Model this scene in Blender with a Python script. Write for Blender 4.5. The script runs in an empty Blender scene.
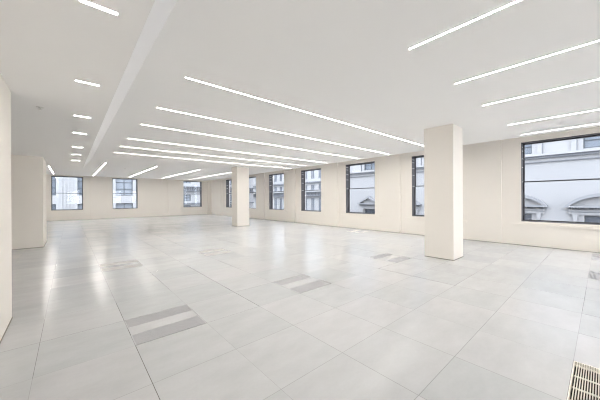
import bpy, math, random
from mathutils import Vector, Matrix
random.seed(7)
S = bpy.context.scene
COL = S.collection
H = 1.208                      # eye height
TILE = 0.5998                  # raised floor tile
TX0, TY0 = 0.407, 0.145        # one tile corner
CEIL = 2.640                   # main ceiling
SOFF = 2.320                   # lower ceiling on the left
XR = 8.70                      # right wall
YF = 21.0                      # far wall

# ------------------------------------------------------------------ materials
def new_mat(name):
    m = bpy.data.materials.new(name); m.use_nodes = True
    nt = m.node_tree
    b = nt.nodes.get('Principled BSDF')
    return m, nt, b

def paint(name, col, rough=0.6, var=0.02, scale=3.0, bump=0.0, metallic=0.0, spec=0.5):
    m, nt, b = new_mat(name)
    tc = nt.nodes.new('ShaderNodeTexCoord')
    n = nt.nodes.new('ShaderNodeTexNoise'); n.inputs['Scale'].default_value = scale
    n.inputs['Detail'].default_value = 4
    nt.links.new(tc.outputs['Object'], n.inputs['Vector'])
    r = nt.nodes.new('ShaderNodeMapRange')
    r.inputs['To Min'].default_value = 1 - var; r.inputs['To Max'].default_value = 1 + var
    nt.links.new(n.outputs['Fac'], r.inputs['Value'])
    mx = nt.nodes.new('ShaderNodeVectorMath'); mx.operation = 'SCALE'
    mx.inputs[0].default_value = col
    nt.links.new(r.outputs['Result'], mx.inputs['Scale'])
    nt.links.new(mx.outputs['Vector'], b.inputs['Base Color'])
    b.inputs['Roughness'].default_value = rough
    b.inputs['Metallic'].default_value = metallic
    b.inputs['Specular IOR Level'].default_value = spec
    if bump:
        n2 = nt.nodes.new('ShaderNodeTexNoise'); n2.inputs['Scale'].default_value = 120
        nt.links.new(tc.outputs['Object'], n2.inputs['Vector'])
        bp = nt.nodes.new('ShaderNodeBump'); bp.inputs['Strength'].default_value = bump
        bp.inputs['Distance'].default_value = 0.002
        nt.links.new(n2.outputs['Fac'], bp.inputs['Height'])
        nt.links.new(bp.outputs['Normal'], b.inputs['Normal'])
    return m

def floor_mat(name):
    m, nt, b = new_mat(name)
    N, L = nt.nodes.new, nt.links.new
    def math_(op, a, bb=None):
        n = N('ShaderNodeMath'); n.operation = op
        for i, v in enumerate((a, bb)):
            if v is None: continue
            if hasattr(v, 'links'): L(v, n.inputs[i])
            else: n.inputs[i].default_value = v
        return n.outputs[0]
    geo = N('ShaderNodeNewGeometry')
    sp = N('ShaderNodeSeparateXYZ'); L(geo.outputs['Position'], sp.inputs[0])
    u = math_('DIVIDE', math_('SUBTRACT', sp.outputs['X'], TX0), TILE)
    v = math_('DIVIDE', math_('SUBTRACT', sp.outputs['Y'], TY0), TILE)
    iu, iv = math_('FLOOR', u), math_('FLOOR', v)
    fu, fv = math_('FRACT', u), math_('FRACT', v)
    eu = math_('MINIMUM', fu, math_('SUBTRACT', 1.0, fu))
    ev = math_('MINIMUM', fv, math_('SUBTRACT', 1.0, fv))
    # grout widths vary a little from joint to joint
    ru = N('ShaderNodeTexWhiteNoise'); ru.noise_dimensions = '1D'; L(math_('ROUND', u), ru.inputs['W'])
    rv = N('ShaderNodeTexWhiteNoise'); rv.noise_dimensions = '1D'; L(math_('ADD', math_('ROUND', v), 57.3), rv.inputs['W'])
    wu = math_('ADD', math_('MULTIPLY', ru.outputs['Value'], 0.0030), 0.0012)
    wv = math_('ADD', math_('MULTIPLY', rv.outputs['Value'], 0.0030), 0.0009)
    def joint_tone(a, c, seed):
        cc = N('ShaderNodeCombineXYZ'); L(math_('ADD', a, seed), cc.inputs[0]); L(math_('FLOOR', math_('DIVIDE', c, 2.0)), cc.inputs[1])
        w_ = N('ShaderNodeTexWhiteNoise'); w_.noise_dimensions = '2D'; L(cc.outputs[0], w_.inputs['Vector'])
        return math_('ADD', 0.40, math_('MULTIPLY', math_('GREATER_THAN', w_.outputs['Value'], 0.62), 0.68))
    g = math_('MAXIMUM', math_('MULTIPLY', math_('LESS_THAN', eu, wu), joint_tone(math_('ROUND', u), iv, 11.5)),
              math_('MULTIPLY', math_('LESS_THAN', ev, wv), joint_tone(math_('ROUND', v), iu, 71.5)))
    cb = N('ShaderNodeCombineXYZ'); L(iu, cb.inputs[0]); L(iv, cb.inputs[1])
    wn = N('ShaderNodeTexWhiteNoise'); wn.noise_dimensions = '2D'; L(cb.outputs[0], wn.inputs['Vector'])
    # mottled stone, shifted for each tile
    off = N('ShaderNodeVectorMath'); off.operation = 'SCALE'; L(wn.outputs['Color'], off.inputs[0]); off.inputs['Scale'].default_value = 30
    ad = N('ShaderNodeVectorMath'); ad.operation = 'ADD'; L(geo.outputs['Position'], ad.inputs[0]); L(off.outputs[0], ad.inputs[1])
    st = N('ShaderNodeVectorMath'); st.operation = 'MULTIPLY'; L(ad.outputs[0], st.inputs[0]); st.inputs[1].default_value = (1.0, 2.2, 1.0)
    n1 = N('ShaderNodeTexNoise'); n1.inputs['Scale'].default_value = 2.6; n1.inputs['Detail'].default_value = 7; n1.inputs['Roughness'].default_value = 0.62
    L(st.outputs[0], n1.inputs['Vector'])
    n2 = N('ShaderNodeTexNoise'); n2.inputs['Scale'].default_value = 45; n2.inputs['Detail'].default_value = 3
    L(geo.outputs['Position'], n2.inputs['Vector'])
    val = math_('ADD', 0.90, math_('MULTIPLY', math_('SUBTRACT', wn.outputs['Value'], 0.5), 0.06))
    val = math_('ADD', val, math_('MULTIPLY', math_('SUBTRACT', n1.outputs['Fac'], 0.5), 0.26))
    val = math_('ADD', val, math_('MULTIPLY', math_('SUBTRACT', n2.outputs['Fac'], 0.5), 0.05))
    # warm / cool drift between tiles
    mixc = N('ShaderNodeMix'); mixc.data_type = 'RGBA'
    mixc.inputs['A'].default_value = FLOOR_A; mixc.inputs['B'].default_value = FLOOR_B
    L(wn.outputs['Value'], mixc.inputs['Factor'])
    sc = N('ShaderNodeVectorMath'); sc.operation = 'SCALE'; L(mixc.outputs['Result'], sc.inputs[0]); L(val, sc.inputs['Scale'])
    mg = N('ShaderNodeMix'); mg.data_type = 'RGBA'; L(g, mg.inputs['Factor']); L(sc.outputs[0], mg.inputs['A'])
    mg.inputs['B'].default_value = (0.10, 0.09, 0.08, 1)
    L(mg.outputs['Result'], b.inputs['Base Color'])
    b.inputs['Roughness'].default_value = 0.235
    b.inputs['Specular IOR Level'].default_value = 0.85
    return m

def emit(name, col, s):
    m, nt, b = new_mat(name)
    b.inputs['Base Color'].default_value = (0.9, 0.9, 0.9, 1)
    b.inputs['Emission Color'].default_value = (*col, 1)
    b.inputs['Emission Strength'].default_value = s
    return m

def glass(name, tint=(1, 1, 1), refl=0.06):
    m, nt, b = new_mat(name)
    nt.nodes.remove(b)
    out = nt.nodes['Material Output']
    tr = nt.nodes.new('ShaderNodeBsdfTransparent'); tr.inputs['Color'].default_value = (*tint, 1)
    gl = nt.nodes.new('ShaderNodeBsdfGlossy'); gl.inputs['Roughness'].default_value = 0.01
    lw = nt.nodes.new('ShaderNodeLayerWeight')
    pw = nt.nodes.new('ShaderNodeMath'); pw.operation = 'POWER'; pw.inputs[1].default_value = 5.0
    nt.links.new(lw.outputs['Facing'], pw.inputs[0])
    fr = nt.nodes.new('ShaderNodeMath'); fr.operation = 'MULTIPLY_ADD'; fr.inputs[1].default_value = 0.5; fr.inputs[2].default_value = 0.03
    nt.links.new(pw.outputs[0], fr.inputs[0])
    mx = nt.nodes.new('ShaderNodeMixShader')
    nt.links.new(fr.outputs[0], mx.inputs[0]); nt.links.new(tr.outputs[0], mx.inputs[1]); nt.links.new(gl.outputs[0], mx.inputs[2])
    nt.links.new(mx.outputs[0], out.inputs['Surface'])
    return m

FLOOR_A = (0.585, 0.60, 0.605, 1); FLOOR_B = (0.615, 0.612, 0.618, 1)
M = {
 'wall': paint('cream_wall_paint', (0.925, 0.877, 0.81), 0.7, 0.012, 1.2, 0.05),
 'col': paint('column_paint', (0.905, 0.857, 0.79), 0.65, 0.012, 1.2, 0.05),
 'ceil': paint('ceiling_paint', (0.905, 0.895, 0.88), 0.8, 0.01, 0.9),
 'fascia': paint('fascia_paint', (0.90, 0.89, 0.89), 0.8, 0.01, 0.9),
 'floor': floor_mat('stone_floor_tiles'),
 'light': emit('strip_diffuser', (1.0, 0.965, 0.915), 46.0),
 'slot_light': emit('slot_diffuser', (1.0, 0.965, 0.93), 60.0),
 'trough': paint('grey_light_trough', (0.80, 0.80, 0.79), 0.7, 0.01),
 'housing': paint('pale_strip_paint', (0.85, 0.84, 0.82), 0.4, 0.01),
 'frame': paint('dark_bronze_frame', (0.055, 0.052, 0.055), 0.35, 0.08, 8),
 'reveal': paint('dark_grey_reveal', (0.085, 0.08, 0.085), 0.45, 0.10, 8),
 'glass': glass('window_glass'),
 'gap': paint('dark_joint', (0.22, 0.20, 0.17), 0.8),
 'void': paint('floor_void', (0.035, 0.03, 0.022), 0.9),
 'grille': paint('brushed_grey_grille', (0.52, 0.52, 0.53), 0.6, 0.05, 20),
 'grille_beige': paint('beige_grille', (0.66, 0.645, 0.62), 0.45, 0.04, 20),
 'grate': paint('cream_grate_bars', (0.82, 0.77, 0.68), 0.4, 0.03, 15),
 'stone': paint('portland_stone', (0.281, 0.281, 0.285), 0.85, 0.06, 0.9),
 'stone2': paint('white_render', (0.312, 0.315, 0.319), 0.85, 0.03, 0.9),
 'stone3': paint('shade_toned_moulding', (0.144, 0.152, 0.167), 0.85, 0.10, 3),  # darker tone paints in the shading of cornices and mouldings
 'pane': paint('blue_grey_window_pane', (0.106, 0.129, 0.160), 0.3, 0.15, 1.5),
 'wframe': paint('outdoor_window_frame', (0.053, 0.065, 0.076), 0.5),
 'stone4': paint('grey_stone_pediment', (0.213, 0.217, 0.228), 0.85, 0.10, 2),  # greyer than the wall, pediment shading put into the colour
  'blind2': paint('net_curtained_pane', (0.27, 0.285, 0.31), 0.6, 0.05, 2),
 'dark_pane': paint('dark_window_pane', (0.05, 0.06, 0.08), 0.3),
 'wframe2': paint('pale_outdoor_window_frame', (0.160, 0.175, 0.205), 0.5),
 'blind': paint('pale_blue_blind', (0.228, 0.251, 0.281), 0.7, 0.05, 2),
 'asphalt': paint('asphalt', (0.18, 0.18, 0.19), 0.9, 0.1, 4),
 'plastic': paint('white_plastic', (0.72, 0.70, 0.67), 0.5),
}

# ------------------------------------------------------------------ mesh tools
class MB:
    def __init__(s): s.v = []; s.f = []
    def box(s, x0, x1, y0, y1, z0, z1):
        x0, x1 = sorted((x0, x1)); y0, y1 = sorted((y0, y1)); z0, z1 = sorted((z0, z1))
        n = len(s.v)
        s.v += [(x0,y0,z0),(x1,y0,z0),(x1,y1,z0),(x0,y1,z0),(x0,y0,z1),(x1,y0,z1),(x1,y1,z1),(x0,y1,z1)]
        s.f += [tuple(n+i for i in q) for q in ((0,3,2,1),(4,5,6,7),(0,1,5,4),(1,2,6,5),(2,3,7,6),(3,0,4,7))]
        return s
    def prism(s, outline, mp, d0, d1):
        """outline: list of (u, z); mp(u, z, d) -> world point"""
        n = len(s.v); k = len(outline)
        s.v += [mp(u, z, d0) for u, z in outline] + [mp(u, z, d1) for u, z in outline]
        s.f.append(tuple(n+i for i in range(k)))
        s.f.append(tuple(n+k+i for i in reversed(range(k))))
        for i in range(k):
            j = (i+1) % k
            s.f.append((n+i, n+k+i, n+k+j, n+j))
        return s
    def lathe(s, prof, c, n=24):
        b = len(s.v)
        for r, z in prof:
            for i in range(n):
                a = 2*math.pi*i/n
                s.v.append((c[0]+r*math.cos(a), c[1]+r*math.sin(a), c[2]+z))
        for k in range(len(prof)-1):
            for i in range(n):
                j = (i+1) % n
                s.f.append((b+k*n+i, b+k*n+j, b+(k+1)*n+j, b+(k+1)*n+i))
        s.f.append(tuple(b+i for i in reversed(range(n))))
        s.f.append(tuple(b+(len(prof)-1)*n+i for i in range(n)))
        return s
    def grid(s, us, vs, filled, t0, t1, mp):
        """solid slab made of filled cells; mp(u, v, t) -> world point"""
        nu, nv = len(us)-1, len(vs)-1
        F = [[filled((us[i]+us[i+1])/2, (vs[j]+vs[j+1])/2) for j in range(nv)] for i in range(nu)]
        idx = {}
        def vid(i, j, t):
            k = (i, j, t)
            if k not in idx:
                idx[k] = len(s.v); s.v.append(mp(us[i], vs[j], t1 if t else t0))
            return idx[k]
        for i in range(nu):
            for j in range(nv):
                if not F[i][j]: continue
                s.f.append((vid(i,j,0), vid(i,j+1,0), vid(i+1,j+1,0), vid(i+1,j,0)))
                s.f.append((vid(i,j,1), vid(i+1,j,1), vid(i+1,j+1,1), vid(i,j+1,1)))
                if i == 0 or not F[i-1][j]: s.f.append((vid(i,j,0), vid(i,j,1), vid(i,j+1,1), vid(i,j+1,0)))
                if i == nu-1 or not F[i+1][j]: s.f.append((vid(i+1,j,0), vid(i+1,j+1,0), vid(i+1,j+1,1), vid(i+1,j,1)))
                if j == 0 or not F[i][j-1]: s.f.append((vid(i,j,0), vid(i+1,j,0), vid(i+1,j,1), vid(i,j,1)))
                if j == nv-1 or not F[i][j+1]: s.f.append((vid(i,j+1,0), vid(i,j+1,1), vid(i+1,j+1,1), vid(i+1,j+1,0)))
        return s
    def build(s, name, mat, parent=None, origin=None, bevel=0.0, smooth=False):
        root = parent
        while root is not None and root.parent is not None: root = root.parent
        if root is not None: o0 = Vector(root.location)
        elif origin is not None: o0 = Vector(origin)
        else:
            xs, ys, zs = zip(*s.v)
            o0 = Vector(((min(xs)+max(xs))/2, (min(ys)+max(ys))/2, min(zs)))
        me = bpy.data.meshes.new(name)
        me.from_pydata([tuple(Vector(p)-o0) for p in s.v], [], s.f)
        import bmesh
        bm = bmesh.new(); bm.from_mesh(me); bmesh.ops.recalc_face_normals(bm, faces=bm.faces); bm.to_mesh(me); bm.free()
        me.materials.append(mat)
        if smooth:
            for p in me.polygons: p.use_smooth = True
        o = bpy.data.objects.new(name, me); COL.objects.link(o)
        if parent is not None: o.parent = parent
        else: o.location = o0
        if bevel:
            b = o.modifiers.new('bevel', 'BEVEL'); b.width = bevel; b.segments = 2; b.limit_method = 'ANGLE'
        return o

def empty(name, loc):
    o = bpy.data.objects.new(name, None); o.location = loc; o.empty_display_size = 0.2
    COL.objects.link(o); return o
def tag(o, label, cat, group=None):
    o['label'] = label; o['category'] = cat
    if group: o['group'] = group
    return o
def struct(o, label=None, cat=None):
    o['kind'] = 'structure'
    if label: o['label'] = label
    if cat: o['category'] = cat
    return o
def cuts(lo, hi, vals):
    return sorted(set([lo, hi] + [round(v, 5) for v in vals if lo < v < hi]))
MXY = lambda u, v, t: (u, v, t)          # horizontal slab
MYZ = lambda u, v, t: (t, u, v)          # slab in a plane of constant X
MXZ = lambda u, v, t: (u, t, v)          # slab in a plane of constant Y

Y0, X0 = -6.0, -3.0                      # back and far left ends of the floor
# ------------------------------------------------------------------ lights (positions)
SW = 0.0135                               # half width of a strip
STRIPS = []                              # (axis, fixed, a, b, label, group)
gx = 'strip lights running across the main ceiling'
rows = [3.222, 4.566, 5.775, 7.295, 8.50, 9.70]
rl = ['long strip light across the main ceiling, first and nearest of six toward the windows',
      'long strip light across the ceiling, second nearest of six toward the windows',
      'long strip light across the ceiling, third nearest of six toward the windows',
      'long strip light across the ceiling, fourth nearest of six toward the windows',
      'long strip light across the ceiling, fifth nearest of six toward the windows',
      'long strip light across the ceiling, the farthest of six toward the windows']
for y, l in zip(rows, rl): STRIPS.append(('x', y, 1.03, 7.90, CEIL, l, gx))
gr = 'strip lights running parallel to the window wall'
rr = [(2.468, 'white strip light at the top right, widest and nearest one parallel to the window wall'),
      (3.658, 'white strip light in the ceiling, second of the right-hand set counting toward the windows'),
      (4.849, 'white strip light in the ceiling, middle one of the five in the right-hand set'),
      (6.526, 'thin strip light in the ceiling, second from the large right-hand window'),
      (7.772, 'thin strip light in the ceiling right above the large right-hand window')]
for x, l in rr: STRIPS.append(('y', x, -4.8, 1.22, CEIL, l, gr))
gf = 'strip lights at the far end of the room'
ff = [(-0.65, 'short bright strip light just above the top left corner of the leftmost window'),
      (1.075, 'strip light at the far end, between the leftmost window and the next one'),
      (2.88, 'strip light at the far end, meeting the wall above the second window from left'),
      (4.75, 'strip light at the far end over the blank wall between second and third windows'),
      (6.55, 'strip light at the far end over the third window, left of the slim column')]
for x, l in ff: STRIPS.append(('y', x, 12.75, 19.85, CEIL, l, gf))
gl = 'short light slots in the lower ceiling at left'
sl = ['short light slot at the top left, largest and nearest in the lower ceiling',
      'short light slot in the lower left ceiling, second nearest',
      'short light slot in the lower left ceiling, third nearest',
      'short light slot in the lower left ceiling, middle one of the seven in a row',
      'short light slot in the lower left ceiling, third from the far end of the row',
      'tiny light slot in the lower left ceiling, second from the far end of the row',
      'tiny light slot in the lower left ceiling, farthest of the row']
for y, l in zip([1.91, 3.225, 4.57, 5.74, 7.29, 8.48, 9.80], sl): STRIPS.append(('x', y, 0.045, 0.225, SOFF, l, gl))

def slot_rect(st):
    ax, c, a, b, z = st[:5]
    w = SW if z == CEIL else 0.016
    return (a, b, c-w, c+w) if ax == 'x' else (c-w, c+w, a, b)
def hole_test(rects):
    return lambda u, v: not any(r[0] < u < r[1] and r[2] < v < r[3] for r in rects)

# ------------------------------------------------------------------ ceiling
XE, YE = 8.06, 20.4                      # where the main ceiling stops short of the window walls
XB = 0.58                                # foot of the sloping fascia in the main ceiling
YS = 12.0                                # far end of the lower ceiling
rm = [slot_rect(s) for s in STRIPS if s[4] == CEIL]
hm = hole_test(rm)
def f_main(u, v): return hm(u, v) and not (u < XB and v < YS)
mb = MB().grid(cuts(X0, XE, [r[0] for r in rm]+[r[1] for r in rm]+[XB]), cuts(Y0, YE, [r[2] for r in rm]+[r[3] for r in rm]+[YS]), f_main, CEIL, CEIL+0.012, MXY)
struct(mb.build('ceiling', M['ceil']))
rs = [slot_rect(s) for s in STRIPS if s[4] == SOFF]
XS = 0.365
mb = MB().grid(cuts(X0, XS, [r[0] for r in rs]+[r[1] for r in rs]), cuts(Y0, YS, [r[2] for r in rs]+[r[3] for r in rs]), hole_test(rs), SOFF, SOFF+0.012, MXY)
struct(mb.build('ceiling', M['ceil']))
# sloping fascia between the two ceiling heights, and the closed end of the lower ceiling
mb = MB().prism([(XS, SOFF), (XB+0.01, CEIL), (XB+0.01, CEIL+0.012), (XS, CEIL+0.012)], lambda u, z, d: (u, d, z), Y0, YS)
struct(mb.build('trim_1', M['fascia']))
struct(MB().box(X0, XS-0.001, YS-0.03, YS, SOFF+0.012, CEIL+0.0).build('trim_2', M['ceil']))
# structural slab above, closes the recess along the window walls
struct(MB().box(X0-0.3, XR+0.3, Y0-0.3, YF+0.3, 3.0, 3.15).build('ceiling', M['ceil']))

# ------------------------------------------------------------------ windows positions
WZ0, WZ1 = 0.602, 2.612
RW = [(-7.07+2.81*0, -5.67+2.81*0)]
RW = [(-4.27-1.40+0.0, -4.27), (-2.86, -1.46), (-0.06, 1.365), (2.83, 4.23), (5.66, 7.06), (8.49, 9.88), (11.28, 12.69), (14.09, 15.49), (16.88, 18.27)]
FW = [(-0.79, 0.63), (2.12, 3.53), (6.55, 7.94)]

def f_holes(ws):
    return lambda u, v: not any(a < u < b and WZ0 < v < WZ1 for a, b in ws)
mb = MB().grid(cuts(Y0, YF, [w for p in RW for w in p]), cuts(0, 3.0, [WZ0, WZ1]), f_holes(RW), XR, XR+0.3, MYZ)
wall_right = struct(mb.build('wall_right', M['wall']))
mb = MB().grid(cuts(X0-0.3, XR+0.3, [w for p in FW for w in p]), cuts(0, 3.0, [WZ0, WZ1]), f_holes(FW), YF, YF+0.3, MXZ)
wall_far = struct(mb.build('wall_far', M['wall']))
BW_FILL = [(-0.3, 1.1), (2.1, 3.5), (4.6, 6.0), (7.0, 8.4)]  # added windows behind the camera, to let in more daylight
mb = MB().grid(cuts(X0-0.3, XR+0.3, [w for p in BW_FILL for w in p]), cuts(0, 3.0, [WZ0, WZ1]), f_holes(BW_FILL), Y0-0.3, Y0, MXZ)
struct(mb.build('wall_back', M['wall']))
struct(MB().box(X0-0.3, X0, Y0, YF, 0, 3.0).build('wall_left', M['wall']))
# wall right beside the viewer and the return wall further on
struct(MB().box(-0.75, -0.448, Y0, 3.99, 0, SOFF).build('wall_near', M['wall'], bevel=0.004))
struct(MB().box(X0, -0.508, 9.46, 10.78, 0, SOFF).build('wall_return', M['wall'], bevel=0.004))

# pilasters on the window walls (parts of those walls)
def pil(parent, axis, a, b, top=3.0):
    m = MB()
    if axis == 'R': m.box(XR-0.05, XR, a, b, 0, top)
    else: m.box(a, b, YF-0.06, YF, 0, top)
    return m.build('pilaster', M['wall'], parent)
for i in range(len(RW)-1):
    g0, g1 = RW[i][1], RW[i+1][0]
    pil(wall_right, 'R', g0+0.40, g0+1.02)
pil(wall_right, 'R', 18.9, 19.7)
for a, b in ((0.98, 1.74), (5.45, 6.05), (8.40, 8.70)): pil(wall_far, 'F', a, b)

def make_window(n, wall, a, b):
    """opening a..b along the wall, dark lining, two sliding sashes, sill board"""
    if wall == 'R':
        loc = (XR, (a+b)/2, WZ0); mp = lambda u, d, z: (XR+d, u, z)
    elif wall == 'B':
        loc = ((a+b)/2, Y0, WZ0); mp = lambda u, d, z: (u, Y0-d, z)
    else:
        loc = ((a+b)/2, YF, WZ0); mp = lambda u, d, z: (u, YF+d, z)
    root = empty('window_%d' % n, loc); struct(root)
    def bx(m, u0, u1, d0, d1, z0, z1):
        p, q = mp(u0, d0, z0), mp(u1, d1, z1); m.box(p[0], q[0], p[1], q[1], p[2], q[2])
    t = 0.011
    m = MB()
    bx(m, a, a+t, 0.012, 0.27, WZ0, WZ1); bx(m, b-t, b, 0.012, 0.27, WZ0, WZ1)
    bx(m, a+t, b-t, 0.012, 0.27, WZ1-t, WZ1); bx(m, a+t, b-t, 0.012, 0.27, WZ0, WZ0+t)
    m.build('window_frame', M['reveal'], root)
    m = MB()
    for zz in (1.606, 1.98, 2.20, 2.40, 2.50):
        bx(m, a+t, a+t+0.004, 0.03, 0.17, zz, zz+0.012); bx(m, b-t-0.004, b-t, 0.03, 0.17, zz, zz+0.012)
    m.build('jamb_strips', M['housing'], root)  # thin pale strips across both jamb linings
    zm = 1.612
    for nm, z0, z1, d in (('upper_sash', zm-0.012, WZ1-t, 0.215), ('lower_sash', WZ0+t, zm+0.016, 0.175)):
        m = MB(); s = 0.027; u0, u1 = a+t, b-t
        bx(m, u0, u0+s, d, d+0.035, z0, z1); bx(m, u1-s, u1, d, d+0.035, z0, z1)
        bx(m, u0+s, u1-s, d, d+0.035, z1-s, z1); bx(m, u0+s, u1-s, d, d+0.035, z0, z0+s*1.0)
        sash = m.build(nm, M['frame'], root)
        m = MB(); bx(m, u0+s, u1-s, d+0.014, d+0.020, z0+s, z1-s)
        m.build('glass', M['glass'], sash)
    m = MB()
    bx(m, a-0.24, b+0.24, -0.028, -0.0005, 0.505, 0.545)
    bx(m, a-0.22, b+0.22, -0.014, -0.0005, 0.485, 0.505)
    m.build('sill_board', M['wall'], root)
    return root
n = 1
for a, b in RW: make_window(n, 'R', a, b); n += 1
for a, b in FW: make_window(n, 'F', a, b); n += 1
for a, b in BW_FILL: make_window(n, 'B', a, b); n += 1  # the added back windows, there for their daylight

# dark joints where the walls and columns meet the floor
k = 3
def joint(x0, x1, y0, y1):
    global k
    struct(MB().box(x0, x1, y0, y1, 0.0, 0.009).build('trim_%d' % k, M['gap'])); k += 1
joint(-0.448, -0.442, Y0, 3.99)
joint(-0.508, -0.502, 9.46, 10.78)
joint(X0, -0.508, 9.452, 9.46)
joint(XR-0.056, XR-0.05, Y0, YF-0.06)
joint(X0, XR-0.06, YF-0.067, YF-0.060)

# ------------------------------------------------------------------ columns
def column(x0, x1, y0, y1, label):
    root = empty('square_column', ((x0+x1)/2, (y0+y1)/2, 0))
    tag(root, label, 'column')
    MB().box(x0, x1, y0, y1, 0.010, CEIL).build('shaft', M['col'], root, bevel=0.005)
    MB().box(x0-0.004, x1+0.004, y0-0.004, y1+0.004, 0.0, 0.010).build('base_joint', M['gap'], root)
column(5.565, 6.09, 1.885, 2.44, 'large cream square column standing in front of the window wall at right')
column(5.56, 6.16, 10.56, 11.10, 'slim cream square column far off in the middle of the room')

# ------------------------------------------------------------------ floor, vents and grate
def tx(i): return TX0+i*TILE
def ty(j): return TY0+j*TILE
VENTS = [(0, 4, 'grille', 'grey vent tile with two slotted strips in the left foreground, nearest of the vents'),
         (3, 4, 'grille', 'grey vent tile with two slotted strips in the middle of the floor'),
         (7, 4, 'grille', 'faint grey vent tile in front of the window wall, left of the large column'),
         (0, 9, 'grille_beige', 'pale beige vent tile far left on the floor beyond the foreground vent'),
         (3, 9, 'grille_beige', 'faint pale vent tile on the floor far off, left of the slim column foot'),
         (12, 9, 'grille_beige', 'tiny faint vent tile at the foot of the window wall'),
         (9, -1, 'grille', 'grey vent tile cut off by the right edge, the nearer of the two there'),
         (12, -1, 'grille', 'grey vent tile at the right edge right below the large window')]
GRATE = (3, -1)
eps = 0.0
vr = [(tx(i), tx(i+1), ty(j), ty(j+1)) for i, j, *_ in VENTS] + [(tx(3), tx(4), ty(-1), ty(0))]
mb = MB().grid(cuts(X0-0.3, XR+0.3, [r[0] for r in vr]+[r[1] for r in vr]), cuts(Y0-0.3, YF+0.3, [r[2] for r in vr]+[r[3] for r in vr]), hole_test(vr), -0.035, 0.0, MXY)
struct(mb.build('floor', M['floor'], origin=(0, 0, 0)))
struct(MB().box(X0-0.3, XR+0.3, Y0-0.3, YF+0.3, -0.22, -0.16).build('floor', M['void']))   # slab below the raised floor

def vent(i, j, gm, label):
    x0, x1, y0, y1 = tx(i)+.0015, tx(i+1)-.0015, ty(j)+.010, ty(j+1)-.0015
    root = empty('floor_vent', ((x0+x1)/2, (y0+y1)/2, 0)); tag(root, label, 'floor vent', 'slotted vent tiles in the floor')
    w = 0.212
    MB().box(x0, x1, y0+w, y1-w, -0.035, 0.0).build('centre_panel', M['floor'], root)
    for a, b in ((y0, y0+w-.001), (y1-w+.001, y1)):
        m = MB(); t = 0.006
        m.box(x0, x1, a, a+t, -0.03, 0.0); m.box(x0, x1, b-t, b, -0.03, 0.0)
        m.box(x0, x0+t, a+t, b-t, -0.03, 0.0); m.box(x1-t, x1, a+t, b-t, -0.03, 0.0)
        m.box(x0+t, x1-t, a+t, b-t, -0.035, -0.026)
        n = 15; p = (b-a-2*t)/n
        for q in range(n):
            yy = a+t+p*q+p*0.16
            m.box(x0+t, x1-t, yy, yy+p*0.68, -0.026, -0.0008)
        m.build('grille', M[gm], root)
for v in VENTS: vent(*v)

x0, x1, y0, y1 = tx(3)+.0015, tx(4)-.0015, ty(-1)+.0015, ty(0)-.0015
root = empty('floor_grate', ((x0+x1)/2, (y0+y1)/2, 0))
tag(root, 'cream floor grate with dark open slots in the bottom right corner', 'floor grate')
m = MB(); t = 0.008
m.box(x0, x1, y0, y0+t, -0.035, 0.001); m.box(x0, x1, y1-t, y1, -0.035, 0.001)
m.box(x0, x0+t, y0+t, y1-t, -0.035, 0.001); m.box(x1-t, x1, y0+t, y1-t, -0.035, 0.001)
m.build('rim', M['grate'], root)
m = MB(); nb = 50; p = (y1-y0-2*t)/nb
for q in range(nb-1):
    c = y0+t+p*(q+1); m.box(x0+t, x1-t, c-p*0.21, c+p*0.21, -0.007, 0.0006)
xx = x1-0.062
while xx > x0+0.03:
    m.box(xx-0.004, xx+0.004, y0+t, y1-t, -0.008, 0.0); xx -= 0.165
m.build('bars', M['grate'], root)
MB().box(x0+0.001, x1-0.001, y0+0.001, y1-0.001, -0.16, -0.12).build('catch_pan', M['void'], root)

# ------------------------------------------------------------------ strip lights
for st in STRIPS:
    ax, c, a, b, z, label, group = st
    x0, x1, y0, y1 = slot_rect(st)
    root = empty('strip_light', ((x0+x1)/2, (y0+y1)/2, z)); tag(root, label, 'ceiling light', group)
    t = 0.002
    m = MB()
    m.box(x0, x1, y0, y0+t, z, z+0.05); m.box(x0, x1, y1-t, y1, z, z+0.05)
    m.box(x0, x0+t, y0+t, y1-t, z, z+0.05); m.box(x1-t, x1, y0+t, y1-t, z, z+0.05)
    m.box(x0, x1, y0, y1, z+0.05, z+0.056)
    m.build('housing', M['trough'], root)
    MB().box(x0+t, x1-t, y0+t, y1-t, z+0.008, z+0.016).build('diffuser', M['light' if z == CEIL else 'slot_light'], root)

# small ceiling fittings
def fitting(x, y, z, label):
    m = MB().lathe([(0.004, -0.030), (0.020, -0.028), (0.020, -0.024), (0.008, -0.020), (0.008, -0.006), (0.034, -0.004), (0.036, 0.0)], (x, y, z))
    tag(m.build('ceiling_sprinkler', M['plastic'], origin=(x, y, z), smooth=False), label, 'sprinkler', 'small ceiling sprinklers')
FIT = []
def ceil_at(px, py, z):
    f, yaw, roll, h = 264.1, math.radians(48.87), -0.0052, 198.73
    x, w = px-300, py-h
    r = (x*math.cos(roll)+w*math.sin(roll))/f; up = -(-x*math.sin(roll)+w*math.cos(roll))/f
    d = (math.cos(yaw)+r*math.sin(yaw), math.sin(yaw)-r*math.cos(yaw))
    t = (z-H)/up
    return d[0]*t, d[1]*t
X_, Y_ = 0.0, 0.0
for px, py, z, l in ((39.5, 107, SOFF, 'tiny sprinkler in the lower ceiling at upper left near the wall'),
                     (241, 157.5, CEIL, 'tiny sprinkler in the main ceiling in front of the slim far column'),
                     (125, 168.5, CEIL, 'tiny sprinkler in the far ceiling above the second window from left')):
    X_, Y_ = ceil_at(px, py, z); fitting(round(X_, 2), round(Y_, 2), z, l)

# ------------------------------------------------------------------ outside
struct(MB().box(-60, 70, -60, 90, -9.2, -9.0).build('ground', M['asphalt']))

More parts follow.
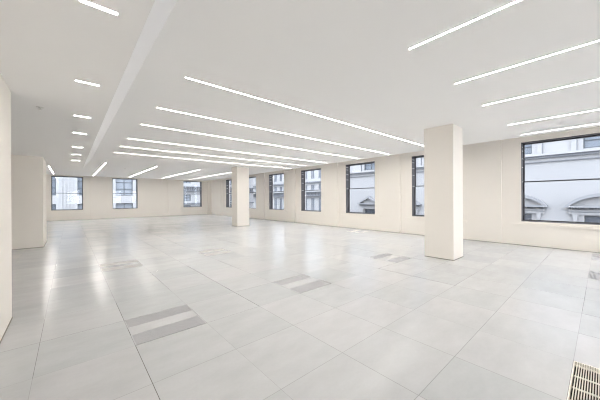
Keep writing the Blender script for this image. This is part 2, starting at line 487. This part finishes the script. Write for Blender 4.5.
def building(name, label, mp, origin):
    root = empty(name, origin); tag(root, label, 'building'); return root
def bxm(m, mp, u0, u1, z0, z1, d0, d1):
    p, q = mp(u0, z0, d0), mp(u1, z1, d1)
    m.box(p[0], q[0], p[1], q[1], p[2], q[2])
def facade_window(root, mp, u0, u1, z0, z1, cols=2, rws=2, depth=0.22, pm='pane', fm='wframe'):
    m = MB(); t = 0.05; d0, d1 = -depth, -depth+0.06
    bxm(m, mp, u0, u0+t, z0, z1, d0, d1); bxm(m, mp, u1-t, u1, z0, z1, d0, d1)
    bxm(m, mp, u0+t, u1-t, z0, z0+t*1.3, d0, d1); bxm(m, mp, u0+t, u1-t, z1-t, z1, d0, d1)
    for i in range(1, cols):
        c = u0+(u1-u0)*i/cols; bxm(m, mp, c-.02, c+.02, z0+t*1.3, z1-t, d0, d1)
    for i in range(1, rws):
        c = z0+(z1-z0)*i/rws; bxm(m, mp, u0+t, u1-t, c-.02, c+.02, d0, d1+0.005)
    fr = m.build('window', M[fm], root)
    m = MB(); bxm(m, mp, u0+.01, u1-.01, z0+.01, z1-.01, d0-0.03, d0-0.005)
    m.build('pane', M[pm], fr)
def facade_wall(root, mp, u0, u1, z0, z1, holes, mat, thick=0.6):
    us = cuts(u0, u1, [h[0] for h in holes]+[h[1] for h in holes]); zs = cuts(z0, z1, [h[2] for h in holes]+[h[3] for h in holes])
    MB().grid(us, zs, lambda u, v: not any(h[0] < u < h[1] and h[2] < v < h[3] for h in holes), -thick, 0.0, mp).build('facade', M[mat], root)

# --- ornate stone building across the street from the window wall.  K: street width factor
XF = 20.0; K = XF/16.0
mpR = lambda u, z, d: (XF-d, u, z)
Zr = lambda z: (z-H)*K+H
U = lambda y: y*K
P = 2.70
root = building('stone_building', 'pale classical stone building with arched pediments seen through the large right window', mpR, (XF, U(0), -9))
holes = []; cen = [U(-0.03+P*k) for k in range(-3, 5)]
for c in cen:
    holes += [(c-.68, c+.68, Zr(3.22), Zr(4.6)), (c-.66, c+.66, Zr(-2.0), Zr(0.45))]
facade_wall(root, mpR, U(-9.5), U(14.0), -9, 7.0, holes, 'stone')
for c in cen:
    facade_window(root, mpR, c-.68, c+.68, Zr(3.22), Zr(4.6), 2, 4)
    facade_window(root, mpR, c-.66, c+.66, Zr(-2.0), Zr(0.45), 2, 3, 0.22, 'dark_pane')
def band(root, mp, u0, u1, z0, z1, d, mat, nm='cornice'):
    m = MB(); bxm(m, mp, u0, u1, z0, z1, 0.0, d); return m.build(nm, M[mat], root)
ua, ub = U(-9.5), U(14.0)
band(root, mpR, ua, ub, Zr(3.06), Zr(3.15), 0.30, 'stone')
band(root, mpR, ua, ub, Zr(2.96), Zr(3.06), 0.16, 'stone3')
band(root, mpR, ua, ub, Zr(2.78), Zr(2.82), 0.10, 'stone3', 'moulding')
for c in cen:
    for sgn in (-1, 1):
        m = MB(); u = c+sgn*1.02
        bxm(m, mpR, u-.10, u+.10, Zr(3.15), Zr(4.85), 0, 0.09)
        m.build('pilaster', M['stone'], root)
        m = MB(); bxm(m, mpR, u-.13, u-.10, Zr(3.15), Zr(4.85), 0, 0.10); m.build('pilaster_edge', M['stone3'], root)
def arc_pts(c, hw, z0, rise, n=14):
    R = (hw*hw+rise*rise)/(2*rise); zc = z0+rise-R; a = math.asin(hw/R)
    return [(c+R*math.sin(-a+2*a*i/n), zc+R*math.cos(-a+2*a*i/n)) for i in range(n+1)]
for i, c in enumerate(cen):
    zb = Zr(0.86); hw = 1.34
    tri = i in (7, 8) or i == 6
    if tri:
        hw = 1.12
        outer = [(c-hw, zb), (c, zb+0.62), (c+hw, zb)]; inner = [(c-hw+.22, zb), (c, zb+0.45), (c+hw-.22, zb)]
    else:
        outer = arc_pts(c, hw, zb, 0.64); inner = arc_pts(c, hw-.17, zb, 0.47)
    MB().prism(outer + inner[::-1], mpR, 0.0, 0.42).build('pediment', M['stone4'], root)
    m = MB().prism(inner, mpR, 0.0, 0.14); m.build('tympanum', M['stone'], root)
    # dark raking band, paints the shadow under the arch
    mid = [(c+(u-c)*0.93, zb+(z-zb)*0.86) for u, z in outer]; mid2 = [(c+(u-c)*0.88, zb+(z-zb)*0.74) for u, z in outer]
    MB().prism(mid + mid2[::-1], mpR, 0.0, 0.30).build('raking_shadow_band', M['stone3'], root)
    m = MB(); bxm(m, mpR, c-hw-.02, c+hw+.02, zb-0.09, zb, 0, 0.44); m.build('cornice', M['stone4'], root)
    m = MB(); q = c-hw+.10
    while q < c+hw-.12:
        bxm(m, mpR, q, q+.055, zb-0.18, zb-0.10, 0, 0.26); q += .105
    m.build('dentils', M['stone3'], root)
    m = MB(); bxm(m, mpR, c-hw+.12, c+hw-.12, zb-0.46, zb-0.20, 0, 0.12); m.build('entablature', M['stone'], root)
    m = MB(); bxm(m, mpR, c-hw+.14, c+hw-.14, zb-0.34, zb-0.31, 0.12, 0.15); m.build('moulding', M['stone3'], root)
    for sgn in (-1, 1):
        u = c+sgn*(hw-.36)
        m = MB().prism([(u-.10, zb-.46), (u+.10, zb-.46), (u+.06, zb-.80), (u-.06, zb-.80)], mpR, 0, 0.2); m.build('bracket', M['stone'], root)

# --- white many-windowed building further along the same street
root = building('white_terrace', 'white stuccoed building with rows of tall windows seen through the middle windows', mpR, (XF, U(25), -9))
u0, u1 = U(14.05)+0.4, U(40)
rows2 = [(-2.6, -1.6), (0.10, 1.25), (1.98, 2.42), (2.95, 3.75)]
holes = []; c = u0+0.5
cs = []
while c < u1-1.0:
    cs.append(c); c += 1.15
for c in cs:
    for z0, z1 in rows2: holes.append((c-.26, c+.26, Zr(z0), Zr(z1)))
facade_wall(root, mpR, u0, u1, -9, 7.0, holes, 'stone2')
for h in holes: facade_window(root, mpR, *h, 2, 2, 0.10, fm='wframe2', pm='blind2')
band(root, mpR, u0, u1, Zr(2.58), Zr(2.70), 0.22, 'stone3')
band(root, mpR, u0, u1, Zr(1.80), Zr(1.86), 0.30, 'stone2')
band(root, mpR, u0, u1, Zr(1.42), Zr(1.50), 0.34, 'stone3', 'balcony_edge')
m = MB(); q = u0
while q < u1:
    bxm(m, mpR, q, q+.09, Zr(1.5), Zr(1.74), 0.12, 0.22); q += .22
m.build('balustrade', M['stone3'], root)

# --- white office block beyond the far wall
YB = 32.0
mpF = lambda u, z, d: (u, YB-d, z)
root = building('office_block', 'white modern office block with wide blue windows seen beyond the far wall', mpF, (2.0, YB, -9))
holes = []
for kx in range(-4, 3):
    a = -2.36+2.93*kx
    for z0, z1 in ((-3.9, -1.9), (-1.15, 0.84), (1.62, 3.62), (4.4, 5.4)):
        holes.append((a, a+1.46, z0, z1))
facade_wall(root, mpF, -15, 6.6, -9, 7.0, holes, 'stone2')
for h in holes: facade_window(root, mpF, *h, 2, 3, 0.30, 'blind' if random.random() < .35 else 'pane')
for kx in range(-4, 3):
    a = -2.36+2.93*kx+1.46+0.30
    m = MB()
    for s in range(4): bxm(m, mpF, a+s*0.25, a+s*0.25+0.1, -9, 7.0, 0, 0.06)
    m.build('ribbed_pier', M['stone2'], root)
root = building('corner_building', 'pale ornate corner building seen through the third window from left', mpF, (13.0, YB, -9))
holes = []
for kx in range(6):
    a = 8.1+1.9*kx
    for z0, z1 in ((-2.0, 0.5), (1.0, 1.75), (3.1, 4.6)): holes.append((a, a+.8, z0, z1))
facade_wall(root, mpF, 7.2, 19.3, -9, 7.0, holes, 'stone2')
for h in holes: facade_window(root, mpF, *h, 2, 2, 0.2, 'blind')
band(root, mpF, 7.2, 19.3, 2.15, 2.25, 0.3, 'stone3'); band(root, mpF, 7.2, 19.3, 2.62, 2.72, 0.3, 'stone3')
m = MB(); q = 7.3
while q < 19.2: bxm(m, mpF, q, q+.12, 2.25, 2.62, 0.1, 0.22); q += .26
m.build('balustrade', M['stone3'], root)
band(root, mpF, 7.2, 19.3, 0.66, 0.80, 0.25, 'stone3')

# ------------------------------------------------------------------ sky
w = bpy.data.worlds.new('overcast_sky'); S.world = w; w.use_nodes = True
bg = w.node_tree.nodes['Background']
bg.inputs['Color'].default_value = (0.80, 0.865, 0.965, 1); bg.inputs['Strength'].default_value = 3.75

# ------------------------------------------------------------------ camera
cam = bpy.data.cameras.new('camera'); co = bpy.data.objects.new('camera', cam); COL.objects.link(co)
f, yaw, roll, h = 264.1, math.radians(48.87), -0.0052, 198.73
cam.sensor_fit = 'HORIZONTAL'; cam.sensor_width = 36; cam.lens = 36*f/600
cam.shift_y = (h-200)/600
cam.clip_start = 0.02; cam.clip_end = 300
fw = Vector((math.cos(yaw), math.sin(yaw), 0)); r0 = Vector((math.sin(yaw), -math.cos(yaw), 0)); u0 = Vector((0, 0, 1))
c_, s_ = math.cos(roll), math.sin(roll)
R = c_*r0+s_*u0; Uv = -s_*r0+c_*u0; B = -fw
co.matrix_world = Matrix(((R.x, Uv.x, B.x, 0), (R.y, Uv.y, B.y, 0), (R.z, Uv.z, B.z, H), (0, 0, 0, 1)))
S.camera = co

S.view_settings.view_transform = 'Standard'; S.view_settings.look = 'None'
S.view_settings.exposure = 0.72; S.view_settings.gamma = 1.0; S.view_settings.use_curve_mapping = False
S.cycles.max_bounces = 14; S.cycles.diffuse_bounces = 10; S.cycles.glossy_bounces = 4; S.cycles.transparent_max_bounces = 12
S.cycles.sample_clamp_indirect = 8.0
S.cycles.use_denoising = True
S.cycles.filter_width = 1.15
